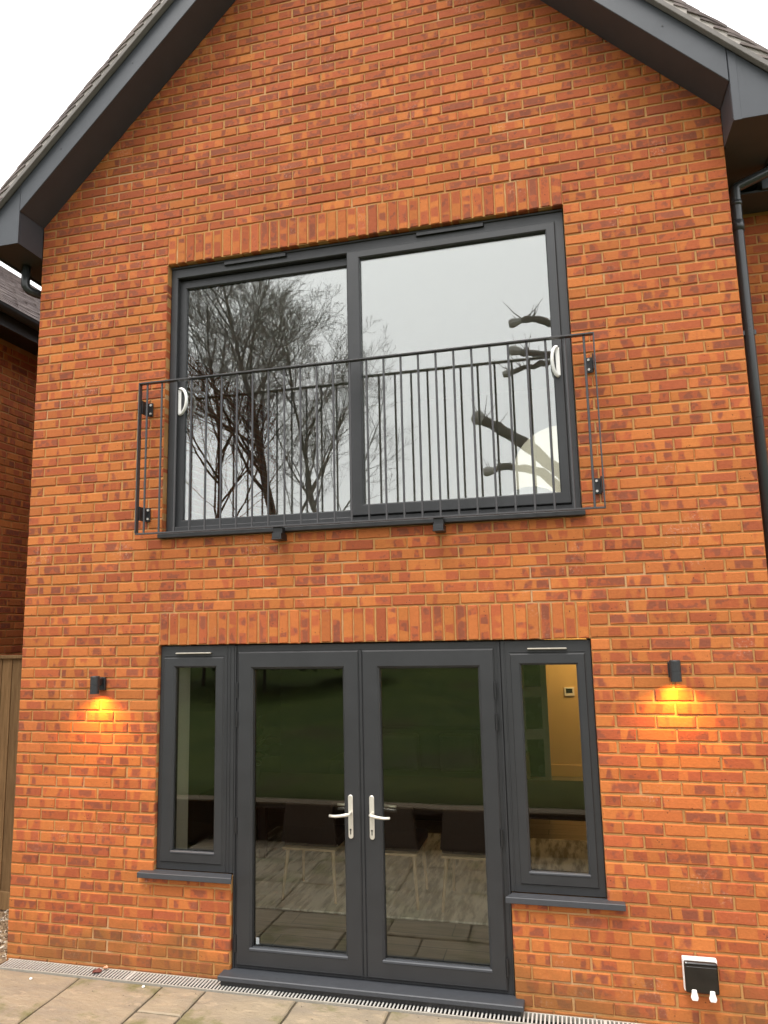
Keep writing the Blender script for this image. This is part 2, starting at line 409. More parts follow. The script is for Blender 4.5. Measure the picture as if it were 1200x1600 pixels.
# gravel strip down the side of the house
mb = MB().box(-1.25, -.02, -1.2, 6, -.1, -.03); struct(mb.build('path', 'gravel'))
rr = random.Random(3); mb = MB()
for i in range(2600):
    x = rr.uniform(-1.2, -.02); y = rr.uniform(-1.15, .85); s = rr.uniform(.007, .015); b = len(mb.v)
    z = -.03 + rr.uniform(0, .012); a = rr.uniform(0, 6.28)
    for (dx, dy, dz) in ((1,0,0),(0,1,0),(-1,0,0),(0,-1,0),(0,0,.8),(0,0,-.8)):
        dx *= rr.uniform(.6,1.2); dy *= rr.uniform(.6,1.2)
        mb.v.append((x+s*(dx*math.cos(a)-dy*math.sin(a)), y+s*(dx*math.sin(a)+dy*math.cos(a)), z+s*dz))
    mb.f += [tuple(b+k for k in q) for q in ((0,1,4),(1,2,4),(2,3,4),(3,0,4),(1,0,5),(2,1,5),(3,2,5),(0,3,5))]
tag(mb.build('gravel', 'gravel'), 'tan and white gravel filling the side path by the house corner', 'gravel', kind='stuff')

# ------------------------------------------------------------------ the house
house = thing('brick_house', 'orange brick gabled house with anthracite windows and roof trim', 'house', (2.53, 1, 0))
W = 5.0625; XA, XB = 1.125, 4.05; DA, DB = 1.69, 3.50
ZT = H+5.84
def roofz(x): return H + 3.32 + min(x, W-x)
# mortar backing with the openings left out
mb = MB(); y0, y1 = .0072, .1
zw = H-1.5; u0, u1 = H+.75, H+2.85
mb.box(0, DA, y0, y1, -.12, zw); mb.box(DB, W, y0, y1, -.12, zw)
mb.box(0, XA, y0, y1, zw, H); mb.box(XB, W, y0, y1, zw, H)
mb.box(0, W, y0, y1, H, u0)
mb.box(0, XA, y0, y1, u0, u1); mb.box(XB, W, y0, y1, u0, u1)
mb.box(0, W, y0, y1, u1, H+3.40)
mb.prism([(0, H+3.40), (W, H+3.40), (W/2, H+3.40+W/2)], y0, y1)
wall = mb.build('wall', 'mortar', house)

def brick_geo(w, h, u_len, vertical, rnd):
    """front at y=0, depth .1; wavy arrises and softened edges; returns verts, faces, uv per vertex"""
    n = max(3, int(w/.03)) if not vertical else 2
    nz = 1 if not vertical else 7
    j = lambda a: rnd.uniform(-a, a)
    xs = [w*i/n for i in range(n+1)]; zs = [h*i/nz for i in range(nz+1)]
    ring = [(x, 0) for x in xs] + [(w, z) for z in zs[1:-1]] + [(x, h) for x in reversed(xs)] + [(0, z) for z in reversed(zs[1:-1])]
    m_ = len(ring); v = []; uv = []
    oy = rnd.uniform(-.0022, .0015); tilt = rnd.uniform(-.0015, .0015)
    jit = [(j(.0012), j(.0013)) for _ in ring]
    ch = .0055
    def add(x, y, z):
        v.append((x-w/2, y, z-h/2))
        a, b = (z/h, x/w) if vertical else (x/w, z/h)
        uv.append((a*u_len, b))
    for (x, z), (a, b) in zip(ring, jit): add(x+a, .1, z+b)
    for (x, z), (a, b) in zip(ring, jit): add(x+a, oy+ch+.0005, z+b)
    for (x, z), (a, b) in zip(ring, jit):
        ix = min(max(x, ch), w-ch); iz = min(max(z, ch), h-ch)
        add(ix+a*.8, oy+tilt*(z/h-.5)+j(.0004), iz+b*.8)
    f = []
    for L in (0, m_):
        f += [(L+i, L+(i+1) % m_, L+m_+(i+1) % m_, L+m_+i) for i in range(m_)]
    f.append(tuple(2*m_+i for i in range(m_)))
    return v, f, uv

specs = []   # (x0, x1, z0, z1, vertical, frac)
def addb(x0, x1, z0, z1, vert=False):
    specs.append((x0, x1, z0, z1, vert))
J = .010
k = -30
while True:
    z0 = H + k*.075 + J/2; z1 = z0 + .065
    if z0 > ZT - .12: break
    x = 0.0; first = True
    odd = k % 2 != 0
    while x < W-.01:
        w = .1125 if (odd and first) else .225
        xe = min(x+w, W); first = False
        segs = [(x, xe)]
        zc = z0+.03
        cuts = []
        if zc < zw: cuts = [(DA, DB)]
        elif zc < H: cuts = [(XA, XB)]
        elif zc < H+.225: cuts = [(XA, XB)]
        elif u0 < zc < u1+.225: cuts = [(XA, XB)]
        for a, b in cuts:
            ns = []
            for s0, s1 in segs:
                if s1 <= a+.004 or s0 >= b-.004: ns.append((s0, s1))
                else:
                    if s0 < a-.02: ns.append((s0, a))
                    if s1 > b+.02: ns.append((b, s1))
            segs = ns
        lim = z1 - (H+3.32) - .10
        if lim > 0: segs = [(max(s0, lim), min(s1, W-lim)) for s0, s1 in segs if min(s1, W-lim)-max(s0, lim) > .03]
        for s0, s1 in segs:
            e0 = 0 if s0 < .001 or abs(s0-XB) < .002 or (abs(s0-DB) < .002 and zc < zw) else J/2
            e1 = 0 if s1 > W-.001 or abs(s1-XA) < .002 or (abs(s1-DA) < .002 and zc < zw) else J/2
            jx = random.uniform(-.0025, .0025)
            addb(s0+e0+(jx if e0 else 0), s1-e1+(jx if e1 else 0), z0+random.uniform(-.0012, .0012), z1+random.uniform(-.0012, .0012))
        x = xe
    k += 1
for zb in (H, u1):
    for i in range(39):
        p = (XB-XA)/39; jx = random.uniform(-.002, .002)
        addb(XA+i*p+J/2+jx, XA+(i+1)*p-J/2+jx, zb+random.uniform(-.002, .003), zb+.225-J/2+random.uniform(-.002, .001), True)

F = 1134.48
def screen(x, y, z):
    d = Vector((x, y, z)) - CAM; w = d.dot(fwd)
    return 600 + F*d.dot(rt2)/w, 800 - F*d.dot(up2)/w
def area(s):
    c = [screen(x, 0, z) for x, z in ((s[0], s[2]), (s[1], s[2]), (s[1], s[3]), (s[0], s[3]))]
    for px, py in c:
        if not (0 < px < 1200 and 0 < py < 1600): return 0
    if min(s[3], 9) > roofz((s[0]+s[1])/2): return 0
    return abs(sum(c[i][0]*c[(i+1) % 4][1]-c[(i+1) % 4][0]*c[i][1] for i in range(4)))/2
order = sorted(range(len(specs)), key=lambda i: -area(specs[i])); own = set(order[:300])
AV, AF, AU, AR = [], [], [], []
def put_brick_data(me, uvs, rnds):
    ul = me.uv_layers.new(name='brick'); ca = me.color_attributes.new('rnd', 'FLOAT_COLOR', 'POINT')
    fu = [0.0]*(2*len(me.loops))
    for li, l in enumerate(me.loops): fu[2*li], fu[2*li+1] = uvs[l.vertex_index]
    ul.data.foreach_set('uv', fu)
    ca.data.foreach_set('color', [c for r_ in rnds for c in r_])
    me.materials.append(M['brick'])
for i, s in enumerate(specs):
    rnd = random.Random(1000+i*7); w, h = s[1]-s[0], s[3]-s[2]
    v, f, uv = brick_geo(w, h, (h if s[4] else w)/.215, s[4], rnd)
    rc = (rnd.random(), rnd.random(), rnd.random(), 1)
    cx, cz = (s[0]+s[1])/2, (s[2]+s[3])/2
    if i in own:
        me = bpy.data.meshes.new('brick'); me.from_pydata(v, [], f); put_brick_data(me, uv, [rc]*len(v))
        link(bpy.data.objects.new('brick', me), wall, (cx, 0, cz))
    else:
        b = len(AV); AV += [(x+cx, y, z+cz) for x, y, z in v]; AF += [tuple(b+q for q in ff) for ff in f]; AU += uv; AR += [rc]*len(v)
me = bpy.data.meshes.new('brickwork'); me.from_pydata(AV, [], AF); put_brick_data(me, AU, AR)
stuff(link(bpy.data.objects.new('brickwork', me), wall))

# body of the house behind the brick skin: sides, back, inner leaf, floors
DEP = 8.0
mb = MB(); mb.box(0, .1, .101, DEP, -.1, H+3.4); mb.box(W-.1, W, .101, DEP, -.1, H+3.4)
mb.build('side_wall', 'brick_y', house)
mb = MB().box(.1, W-.1, DEP-.1, DEP, -.1, H+3.4); mb.prism([(0, H+3.4), (W, H+3.4), (W/2, H+3.4+W/2)], DEP-.1, DEP); mb.build('back_wall', 'brick_x', house)
IY = .30
mb = MB()        # inner leaf with plastered reveals
mb.box(.1, DA, .101, IY, -.1, zw); mb.box(DB, W-.1, .101, IY, -.1, zw)
mb.box(.1, XA+.085, .118, IY, zw, H+.0); mb.box(XB-.02, W-.1, .101, IY, zw, H)
mb.box(.1, W-.1, .101, IY, H, u0+.0); mb.box(.1, XA, .101, IY, u0, u1); mb.box(XB, W-.1, .101, IY, u0, u1); mb.box(.1, W-.1, .101, IY, u1, H+3.4)
mb.build('inner_wall', 'plaster', house)
FZ = .05
MB().box(.101, W-.101, .07, 7.8, -.05, FZ).build('interior_floor', 'plank_floor', house)
MB().box(.101, W-.101, IY+.001, 7.8, H+.28, H+.60).build('intermediate_floor', 'ceiling_white', house)
MB().box(.101, W-.101, IY+.001, 7.8, H+3.05, H+3.12).build('bedroom_ceiling', 'ceiling_white', house)
MB().box(.101, W-.101, 4.6, 4.7, H+.60, H+3.05).build('bedroom_wall', 'plaster', house)
mb = MB(); mb.box(.101, 3.38, 4.72, 4.82, FZ, H+.28); mb.box(4.45, W-.101, 4.72, 4.82, FZ, H+.28); mb.box(3.38, 4.45, 4.72, 4.82, 2.1, H+.28)
mb.box(.101, .12, IY, 4.72, FZ, H+.28); mb.box(W-.12, W-.101, IY, 4.72, FZ, H+.28)
mb.build('dining_room_wall', 'plaster_dark', house)
MB().box(2.2, W-.101, 6.3, 6.36, FZ, H+.28).build('hall_wall', 'hall_paint', house)
MB().box(2.2, W-.101, 6.28, 6.299, FZ, FZ+.16).build('skirting_board', 'hall_paint', house, .004)

# ------------------------------------------------------------------ roof
roof_lo, roof_hi = 3.545, 3.63
def rline(x, off): return H + off + x
mb = MB(); EX = .30
for sgn in (0, 1):
    fx = (lambda x: x) if not sgn else (lambda x: W-x)
    mb.prism([(fx(-EX), rline(-EX, 3.56)), (fx(W/2), rline(W/2, 3.56)), (fx(W/2), rline(W/2, 3.60)), (fx(-EX), rline(-EX, 3.60))], -.27, DEP+.2)
roof = mb.build('roof', 'tile', house)
# undercloak strip at each verge
for sgn in (0, 1):
    fx = (lambda x: x) if not sgn else (lambda x: W-x)
    MB().prism([(fx(-EX-.02), rline(-EX-.02, 3.540)), (fx(W/2), rline(W/2, 3.540)), (fx(W/2), rline(W/2, 3.582)), (fx(-EX-.02), rline(-EX-.02, 3.582))], -.318, -.2765).build('undercloak', 'undercloak', roof, .003)
    MB().prism([(fx(-EX+.0), rline(-EX, 3.583)), (fx(W/2), rline(W/2, 3.583)), (fx(W/2), rline(W/2, 3.645)), (fx(-EX+.0), rline(-EX, 3.645))], -.308, -.271).build('verge_mortar', 'verge_mortar', roof, .004)
# plain tiles, laid broken bond; the verge columns singly
def tile_mesh(L, w):
    mb = MB(); n = 4
    for i in range(n+1):
        x = L*i/n; cam_ = .010*(math.sin(math.pi*i/n))
        for yy, dz in ((0, 0), (w, 0)):
            mb.v.append((x, yy, cam_)); mb.v.append((x, yy, cam_+.014))
    for i in range(n):
        a = i*4; b = a+4
        mb.f += [(a, a+2, b+2, b), (a+1, b+1, b+3, a+3), (a, b, b+1, a+1), (a+2, a+3, b+3, b+2)]
    mb.f += [(0, 1, 3, 2), (n*4, n*4+2, n*4+3, n*4+1)]
    return mb
GA = .100; TL = .265
base_t = tile_mesh(TL, .162); meT = None
def tile_at(sgn, r, y, single, acc, w=.162):
    # down-slope tail at distance r*GA up from the eaves
    s0 = r*GA; rs = random.Random(r*131+sgn*17+int(y*100))
    kick = max(0, 1.6-r)*.10
    ang = R(45) - kick*.9; tx = -EX-.05 + s0*math.cos(R(45)); tz = rline(tx, 3.612) + .030 + kick*.03
    pitch = ang - math.atan(.020/.1)*.55 + rs.uniform(-.012, .012)
    return tx, tz, pitch, y + rs.uniform(-.004, .004)
vt = []
nrow = int((W/2+EX+.05)/math.cos(R(45))/GA)
joined = MB()
for sgn in (0, 1):
    for r in range(nrow):
        off = 0 if r % 2 == 0 else .0825
        for cidx in range(4):
            y0_ = -.318 + cidx*.165 - (off if cidx else 0)
            w = .162 if cidx or r % 2 == 0 else .0795
            if cidx == 0 and r % 2: w = .0795
            tx, tz, pt, yy = tile_at(sgn, r, y0_, True, None)
            single = cidx < 2
            mbx = tile_mesh(TL, w); ca, sa = math.cos(pt), math.sin(pt)
            vv = []
            for (x, y, z) in mbx.v:
                X = x*ca - z*sa; Z = x*sa + z*ca
                vv.append((X if not sgn else -X, y, Z))
            ox = tx if not sgn else W-tx
            if single:
                mbx.v = vv; mbx.build('tile', 'tile', roof, loc=(ox, yy, tz))
            else:
                b = len(joined.v); joined.v += [(x+ox, y+yy, z+tz) for x, y, z in vv]; joined.f += [tuple(b+q for q in f) for f in mbx.f]
    for r in range(nrow):   # long tile strips for the rest of each course
        tx, tz, pt, yy = tile_at(sgn, r, .2, False, None)
        mbx = tile_mesh(TL, DEP-.0); ca, sa = math.cos(pt), math.sin(pt); b = len(joined.v)
        for (x, y, z) in mbx.v:
            X = x*ca - z*sa; Z = x*sa + z*ca
            joined.v.append(((tx+X) if not sgn else W-(tx+X), y+.34, Z+tz-.003))
        joined.f += [tuple(b+q for q in f) for f in mbx.f]
stuff(joined.build('tiling', 'tile', roof))

# barge boards, soffits and boxed eaves
for sgn in (0, 1):
    fx = (lambda x: x) if not sgn else (lambda x: W-x)
    bo = MB().prism([(fx(.004), rline(.004, 3.315)), (fx(W/2-.001), rline(W/2, 3.315)), (fx(W/2-.001), rline(W/2, 3.543)), (fx(.004), rline(.004, 3.543))], -.275, -.255).build('barge_board', 'board', house, .003)
    for q in (.35, .95, 1.55, 2.1):
        MB().tube([(fx(q), -.2775, rline(q, 3.43)), (fx(q), -.272, rline(q, 3.43))], .006, 8).build('screw_cap', 'trim_black', bo)
    MB().prism([(fx(.004), rline(.004, 3.322)), (fx(W/2-.001), rline(W/2, 3.322)), (fx(W/2-.001), rline(W/2, 3.335)), (fx(.004), rline(.004, 3.335))], -.2545, -.002).build('soffit', 'board', house)
    bx = MB().prism([(fx(0), H+3.06), (fx(0), H+3.54), (fx(-EX), H+3.54-EX), (fx(-EX), H+3.06)], -.272, -.252).build('boxed_eaves', 'board', house, .002)
    xx = sorted((fx(-.0), fx(-.012))); MB().box(xx[0]-.0005, xx[1]+.0005, -.2515, -.003, H+3.062, H+3.325).build('eaves_cheek', 'board', house)
    if sgn: MB().box(W+.002, W+.045, -.2755, -.2725, H+3.055, H+3.50).build('cover_strip', 'board', bx, .001)
    xx = sorted((fx(-.0125), fx(-EX))); MB().box(xx[0], xx[1], -.2515, DEP, H+3.062, H+3.075).build('eaves_soffit', 'board', house)
    xx = sorted((fx(-EX), fx(-EX-.018))); MB().box(xx[0]-.0005, xx[1]+.0005, -.27, DEP, H+3.05, H+3.20).build('fascia', 'board', house, .002)
    mb = MB(); gx = -EX-.075; pts = []
    for a in range(9):
        w_ = math.pi+math.pi*a/8; pts.append((fx(gx+.055*math.cos(w_)), H+3.165+.055*math.sin(w_)))
    for a in range(8, -1, -1):
        w_ = math.pi+math.pi*a/8; pts.append((fx(gx+.050*math.cos(w_)), H+3.165+.050*math.sin(w_)))
    mb.prism(pts, -.26, DEP); mb.build('gutter', 'gutter', house)

# downpipes
def pipe(pts, r=.034, cr=.06):
    # round off corners
    out = [Vector(pts[0])]
    for i in range(1, len(pts)-1):
        a, b, c = Vector(pts[i-1]), Vector(pts[i]), Vector(pts[i+1])
        d1 = (a-b).normalized()*min(cr, (a-b).length*.4); d2 = (c-b).normalized()*min(cr, (c-b).length*.4)
        for q in range(5):
            f = q/4; out.append((b+d1)*(1-f)**2 + b*2*f*(1-f) + (b+d2)*f*f)
    out.append(Vector(pts[-1])); return MB().tube(out, r, 12)
dp = pipe([(-.20, .06, H+3.10), (-.20, .06, H+2.86), (-.06, .26, H+2.835), (-.055, .27, H+2.6), (-.055, .27, 0)]).build('downpipe', 'gutter', house, smooth=True)
dp = pipe([(W+.375, .27, H+3.12), (W+.365, .27, H+3.03), (W+.103, .27, H+2.93), (W+.10, .27, H+2.6), (W+.10, .27, 0)], .033, .03).build('downpipe', 'gutter', house, smooth=True)
for zz in (2.80, 2.62): MB().tube([(W+.101, .27, H+zz), (W+.101, .27, H+zz+.07 if zz < 2.7 else H+zz+.03)], .038, 14).build('pipe_socket', 'gutter', dp, smooth=True)
for zz in (1.9, .3, -1.2): MB().box(W+.001, W+.14, .255, .285, H+zz, H+zz+.03).build('pipe_clip', 'gutter', dp)

# set-back wing to the right
WY = .75; wing_w = MB().box(W+.001, W+6, WY+.006, WY+.3, -.1, H+3.02).build('wing_wall', 'mortar', house)
AV, AF, AU, AR = [], [], [], []
for k in range(-29, 41):
    z0 = H-.02 + k*.075
    if z0+.065 > H+3.02: break
    x = W+.004 - (.1125 if k % 2 else 0)
    while x < W+1.6:
        a, b_ = max(x, W+.003), x+.215
        rnd = random.Random(k*977+int(x*1000))
        v, f, uv = brick_geo(b_-a, .065, (b_-a)/.215, False, rnd); b = len(AV)
        AV += [(px+(a+b_)/2, py+WY, pz+z0+.0325) for px, py, pz in v]; AF += [tuple(b+q for q in ff) for ff in f]; AU += uv
        AR += [(rnd.random(), rnd.random(), rnd.random(), 1)]*len(v); x += .225
me = bpy.data.meshes.new('brickwork'); me.from_pydata(AV, [], AF); put_brick_data(me, AU, AR); stuff(link(bpy.data.objects.new('brickwork', me), wing_w))
MB().box(W+.32, W+6, WY-.30, WY-.28, H+3.0, H+3.15).build('wing_fascia', 'board', house, .002)
MB().box(W+.05, W+6, WY-.2795, WY+.0, H+2.99, H+3.005).build('wing_soffit', 'board', house)
MB().prism_z([(W+.3, WY-.34), (W+6, WY-.34), (W+6, WY+4), (W+.3, WY+4)], H+3.16, H+3.2).build('wing_roof', 'tile', house)

# ------------------------------------------------------------------ upper sliding window
def pane(x0, x1, z0, z1, y, parent):
    return MB().box(x0, x1, y, y+.006, z0, z1).build('pane', 'glass' if z0 > H else 'glass_low', parent)
win = part('sliding_window', house)
FY = .055
MB().ring(XA+.004, XB-.004, u0+.035, u1-.006, .052, .062, .055, .088, FY, FY+.09, .006).build('frame', 'frame', win)
MB().box(XA+.006, XB-.006, FY-.012, FY, u1-.022, u1-.007).build('head_bead', 'frame', win, .003)
MB().box(XA-.012, XB+.016, -.038, FY+.05, H+.752, H+.783).build('sill', 'frame', win, .004)
MB().box(XA+.002, XB-.002, -.012, FY-.002, H+.7835, H+.800).build('sill_upstand', 'frame', win, .003)
# right sash on the outer track, left sash behind it
s1 = MB().ring(2.532, 3.988, H+.842, H+2.755, .094, .064, .075, .055, FY-.018, FY+.03, .008).build('sash', 'frame', win)
pane(2.60, 3.95, H+.88, H+2.73, FY+.012, s1)
s2 = MB().ring(1.172, 2.60, H+.832, H+2.752, .062, .09, .062, .068, FY+.045, FY+.085, .008).build('sash', 'frame', win)
pane(1.21, 2.55, H+.87, H+2.71, FY+.065, s2)
for x0, x1 in ((1.57, 2.07), (3.04, 3.52)):
    MB().prism_z([(x0, FY-.001), (x0+.006, FY-.020), (x1-.006, FY-.020), (x1, FY-.001)], H+2.800, H+2.824).build('trickle_vent', 'trim_black', win, .001)
for sx, zc, d in ((1.195, 1.79, 1), (3.956, 1.775, -1)):
    yb = FY+.044 if d > 0 else FY-.019
    h = MB().box(sx-.013, sx+.013, yb-.008, yb, H+zc-.095, H+zc+.095).build('handle', 'white_plastic', win, .003)
    pts = []
    for q in range(13):
        a = math.pi*q/12; pts.append((sx+(.075 if d > 0 else -.036)*math.sin(a), yb-.006-.032*math.sin(a), H+zc-.10*math.cos(a)))
    MB().tube(pts, [.010]+[.0115]*11+[.010], 10).build('grip', 'white_plastic', h, smooth=True)

# ------------------------------------------------------------------ ground floor: side windows and french doors
GY = .03
fr = MB()
DT = H-.008
scr = part('door_screen', house)
def sidewin(x0, x1, g0, g1, sx0, sx1, vx0, vx1):
    w = part('side_window', house)
    MB().ring(x0, x1, H-1.485, DT, sx0-x0+.003, x1-sx1+.003, .05, .078, GY, GY+.07, .006).build('frame', 'frame', w)
    s = MB().ring(sx0, sx1, H-1.438, H-.088, g0-sx0, sx1-g1, .072, .070, GY-.008, GY+.05, .012).build('sash', 'frame', w)
    MB().ring(sx0-.0045, sx1+.0045, H-1.4425, H-.0835, .02, .02, .02, .02, GY-.0014, GY+.0005, .0004).build('gasket', 'black_sealant', s)
    pane(g0-.01, g1+.01, H-1.375, H-.15, GY+.022, s)
    MB().box(g0-.012, g1+.012, GY-.012, GY+.018, H-1.378, H-1.362).build('glazing_bead', 'slate_sill', s, .004)
    v = MB().prism([(vx0, H-.064), (vx1, H-.064), (vx1, H-.054), (vx0, H-.054)], GY-.022, GY-.0005).build('trickle_vent', 'rail_steel', w, .004)
    return w
sw1 = sidewin(XA+.003, DA+.002, 1.245, 1.548, 1.155, 1.612, 1.25, 1.52)
sw2 = sidewin(DB-.002, XB-.003, 3.622, 3.955, 3.556, 4.010, 3.665, 3.905)
MB().prism_z([(1.035, -.055), (DA+.03, -.055), (DA+.006, .0), (DA-.004, .028), (1.1, .028), (1.1, .0), (1.035, -.0)], H-1.522, H-1.487).build('sill', 'slate_sill', sw1, .003)
MB().prism_z([(DB-.03, -.055), (4.145, -.055), (4.145, -.0), (4.08, .0), (4.08, .028), (DB+.004, .028), (DB-.006, .0)], H-1.522, H-1.487).build('sill', 'slate_sill', sw2, .003)
dfr = MB().ring(DA+.0035, DB-.0035, H-2.055, DT-.0015, .03, .045, .02, .045, GY+.006, GY+.075, .005).build('door_frame', 'frame', house)
for xx in (DA+.0045, DB-.0155): MB().box(xx, xx+.011, GY-.006, GY+.0055, H-2.055, DT-.004).build('cover_bead', 'frame', dfr, .003)
for xx in (1.632, 1.655, 3.478, 3.52): MB().box(xx, xx+.008, GY-.005, GY-.0005, H-1.48, DT-.01).build('mullion_bead', 'frame', dfr, .002)
MB().box(DA-.045, DB+.05, -.088, GY+.07, H-2.088, H-2.057).build('threshold', 'slate_sill', dfr, .005)
MB().box(DA-.03, DB+.03, -.070, GY+.07, .0, H-2.0885).build('threshold_base', 'trim_black', dfr)
def leaf(x0, x1, g0, g1, hinge, hx, dirn):
    d = MB().ring(x0, x1, H-2.035, H-.055, g0-x0, x1-g1, .11, .115, GY-.012, GY+.055, .014).build('door', 'frame', house)
    MB().ring(x0-.0045, x1+.0045, H-2.0395, H-.0505, .02, .02, .02, .02, GY+.0045, GY+.0058, .0004).build('gasket', 'black_sealant', d)
    MB().ring(g0-.0135, g1+.0135, H-1.938, H-.158, .017, .017, .017, .017, GY+.0225, GY+.0255, .0004).build('gasket', 'black_sealant', d)
    pane(g0-.012, g1+.012, H-1.937, H-.16, GY+.026, d)
    MB().box(g0-.016, g1+.016, GY-.015, GY+.02, H-1.942, H-1.922).build('glazing_bead', 'slate_sill', d, .005)
    for zz in (-.26, -.45, -1.13, -1.85):
        MB().tube([(hinge, GY-.013, H+zz), (hinge, GY-.013, H+zz-.10)], .0075, 10).build('hinge', 'trim_black', d)
    for side, yb, s_ in ((0, GY-.012, -1), (1, GY+.056, 1)):
        # rounded backplate
        pts = [(hx+.0155*math.cos(a), H-.975+.0155*math.sin(a)) for a in [math.pi*q/8 for q in range(9)]] + [(hx-.0155*math.cos(a), H-1.21-.0155*math.sin(a)) for a in [math.pi*q/8 for q in range(9)]]
        ya, yb2 = (yb-.011, yb) if s_ < 0 else (yb, yb+.011)
        h = MB().prism(pts, ya, yb2).build('handle', 'satin', d, .003)
        yy = yb + s_*.012
        lv = [(hx, yy, H-1.070), (hx, yy+s_*.038, H-1.070), (hx+dirn*.012, yy+s_*.047, H-1.071), (hx+dirn*.05, yy+s_*.046, H-1.078), (hx+dirn*.09, yy+s_*.043, H-1.083), (hx+dirn*.128, yy+s_*.040, H-1.081)]
        if side == 1: lv = [(x, y, z+.03) for x, y, z in lv]
        MB().tube(lv, [.010, .010, .0105, .0095, .009, .008], 10).build('lever', 'satin', h, smooth=True)
        if side == 0:
            MB().prism([(hx+.006*math.cos(a), H-1.170+.006*math.sin(a)) for a in [2*math.pi*q/10 for q in range(10)]] , yb-.0135, yb-.0105).build('lock', 'black_metal', h)
            MB().box(hx-.0028, hx+.0028, yb-.0128, yb-.0108, H-1.198, H-1.174).build('keyway', 'black_metal', h)
    return d
dl = leaf(1.720, 2.574, 1.828, 2.464, 1.7175, 2.510, -1)
dr = leaf(2.598, 3.456, 2.712, 3.355, 3.4585, 2.650, 1)
MB().box(2.5755, 2.5965, GY-.006, GY+.05, H-2.034, H-.056).build('astragal', 'frame', house, .003)
MB().box(1.846, 1.868, GY+.024, GY+.0255, H-1.912, H-1.872).build('glass_label', 'grey_glass', dl)

# ------------------------------------------------------------------ juliet balcony
RY = -.10
bal = thing('juliet_balcony', 'dark metal juliet balcony rail with thin vertical bars across upper window', 'railing', (2.58, RY, H+.785))
MB().box(.983, 4.184, RY-.020, RY+.020, H+1.882, H+1.892).build('handrail', 'rail', bal, .0015)
MB().box(.983, 4.184, RY-.012, RY+.012, H+.775, H+.786).build('bottom_rail', 'rail', bal, .001)
for xx in (.983, 4.176): MB().box(xx, xx+.008, RY-.020, RY+.020, H+.7865, H+1.8815).build('end_post', 'rail', bal, .001)
bar0 = None
for i in range(27):
    xx = 1.045 + i*.1183
    if bar0 is None:
        bar0 = MB().tube([(0, 0, -.5475), (0, 0, .5475)], .0076, 8).build('baluster', 'rail', bal, loc=(xx, RY, H+1.334))
    else:
        o = bar0.copy(); col.objects.link(o); o.location = (xx, RY, H+1.334)
for xx, d in ((.991, 1), (4.176, -1)):
    for zz in (1.715, .93):
        a, b = sorted((xx+d*.002, xx+d*.009)); mb = MB().box(a, b, RY+.012, -.009, H+zz-.05, H+zz+.05)
        a, b = sorted((xx+d*.0092, xx+d*.046)); mb.box(a, b, -.011, -.0035, H+zz-.05, H+zz+.05)
        br = mb.build('bracket', 'trim_black', bal, .001)
        for dz in (-.032, .032): MB().tube([(xx+d*.032, -.022, H+zz+dz), (xx+d*.032, -.0112, H+zz+dz)], .0085, 6).build('bolt', 'steel', br)
for xx in (2.055, 3.155):
    mb = MB().box(xx-.033, xx+.033, RY+.011, -.040, H+.735, H+.777); mb.box(xx-.033, xx+.033, RY-.010, -.0035, H+.700, H+.7345)
    mb.box(xx-.036, xx+.036, RY-.014, -.004, H+.690, H+.6995)
    mb.build('support_bracket', 'trim_black', bal, .002)

# ------------------------------------------------------------------ wall lamps
def lamp(x, z, label):
    g = thing('wall_lamp', label, 'wall lamp', (x, 0, z), 'matching wall lamps beside the doors')
    MB().box(x-.031, x+.031, -.022, -.0025, z-.045, z+.045).build('back_plate', 'trim_black', g, .003)
    MB().box(x-.017, x+.017, -.062, -.0222, z-.005, z+.038).build('arm', 'trim_black', g, .003)
    b = MB(); n = 24; prof = [(.0, .058), (.028, .058), (.031, .054), (.031, -.002), (.0295, -.003), (.0295, -.006), (.031, -.007), (.031, -.062), (.0275, -.062), (.0275, -.030), (.0, -.030)]
    for r_, dz in prof:
        for k_ in range(n): b.v.append((x+max(r_, .0005)*math.cos(2*math.pi*k_/n), -.092+max(r_, .0005)*math.sin(2*math.pi*k_/n), z+dz))
    for i in range(len(prof)-1):
        b.f += [(i*n+k_, i*n+(k_+1) % n, (i+1)*n+(k_+1) % n, (i+1)*n+k_) for k_ in range(n)]
    b.build('body', 'frame', g)
    MB().tube([(x, -.092, z-.036), (x, -.092, z-.044)], .022, 16).build('bulb', 'lamp_glow', g)
    L = bpy.data.lights.new('lamp_light', 'SPOT'); L.energy = 15; L.color = (1, .38, .035); L.spot_size = R(140); L.spot_blend = 1.0; L.shadow_soft_size = .018
    lo = bpy.data.objects.new('lamp_light', L); link(lo, g, (x, -.092, z-.062)); lo.rotation_euler = (R(8), 0, 0)
lamp(.690, H-.262, 'dark cylindrical wall lamp glowing amber on the wider brick pier near the wooden fence')
lamp(4.505, H-.188, 'dark cylindrical wall lamp glowing amber on brickwork above the outdoor socket')

# ------------------------------------------------------------------ outdoor socket
sk = thing('outdoor_socket', 'weatherproof double socket with smoked black cover and white switch tabs on brick', 'socket', (4.515, 0, H-1.83))
X0, X1 = 4.425, 4.605
MB().box(X0, X1, -.040, -.002, H-1.915, H-1.745).build('back_box', 'white_plastic', sk, .008, seg=2)
MB().box(X0+.004, X1-.004, -.075, -.0405, H-1.910, H-1.752).build('cover', 'smoked', sk, .014, seg=3)
MB().box(X0+.012, X1-.012, -.0785, -.0755, H-1.900, H-1.772).build('cover_panel', 'smoked', sk, .002)
for xx in (4.470, 4.562):
    MB().prism([(xx-.020, H-1.925), (xx-.014, H-1.940), (xx+.014, H-1.940), (xx+.020, H-1.925), (xx+.014, H-1.902), (xx+.012, H-1.885), (xx-.012, H-1.885), (xx-.014, H-1.902)], -.088, -.079).build('tab', 'white_plastic', sk, .003)

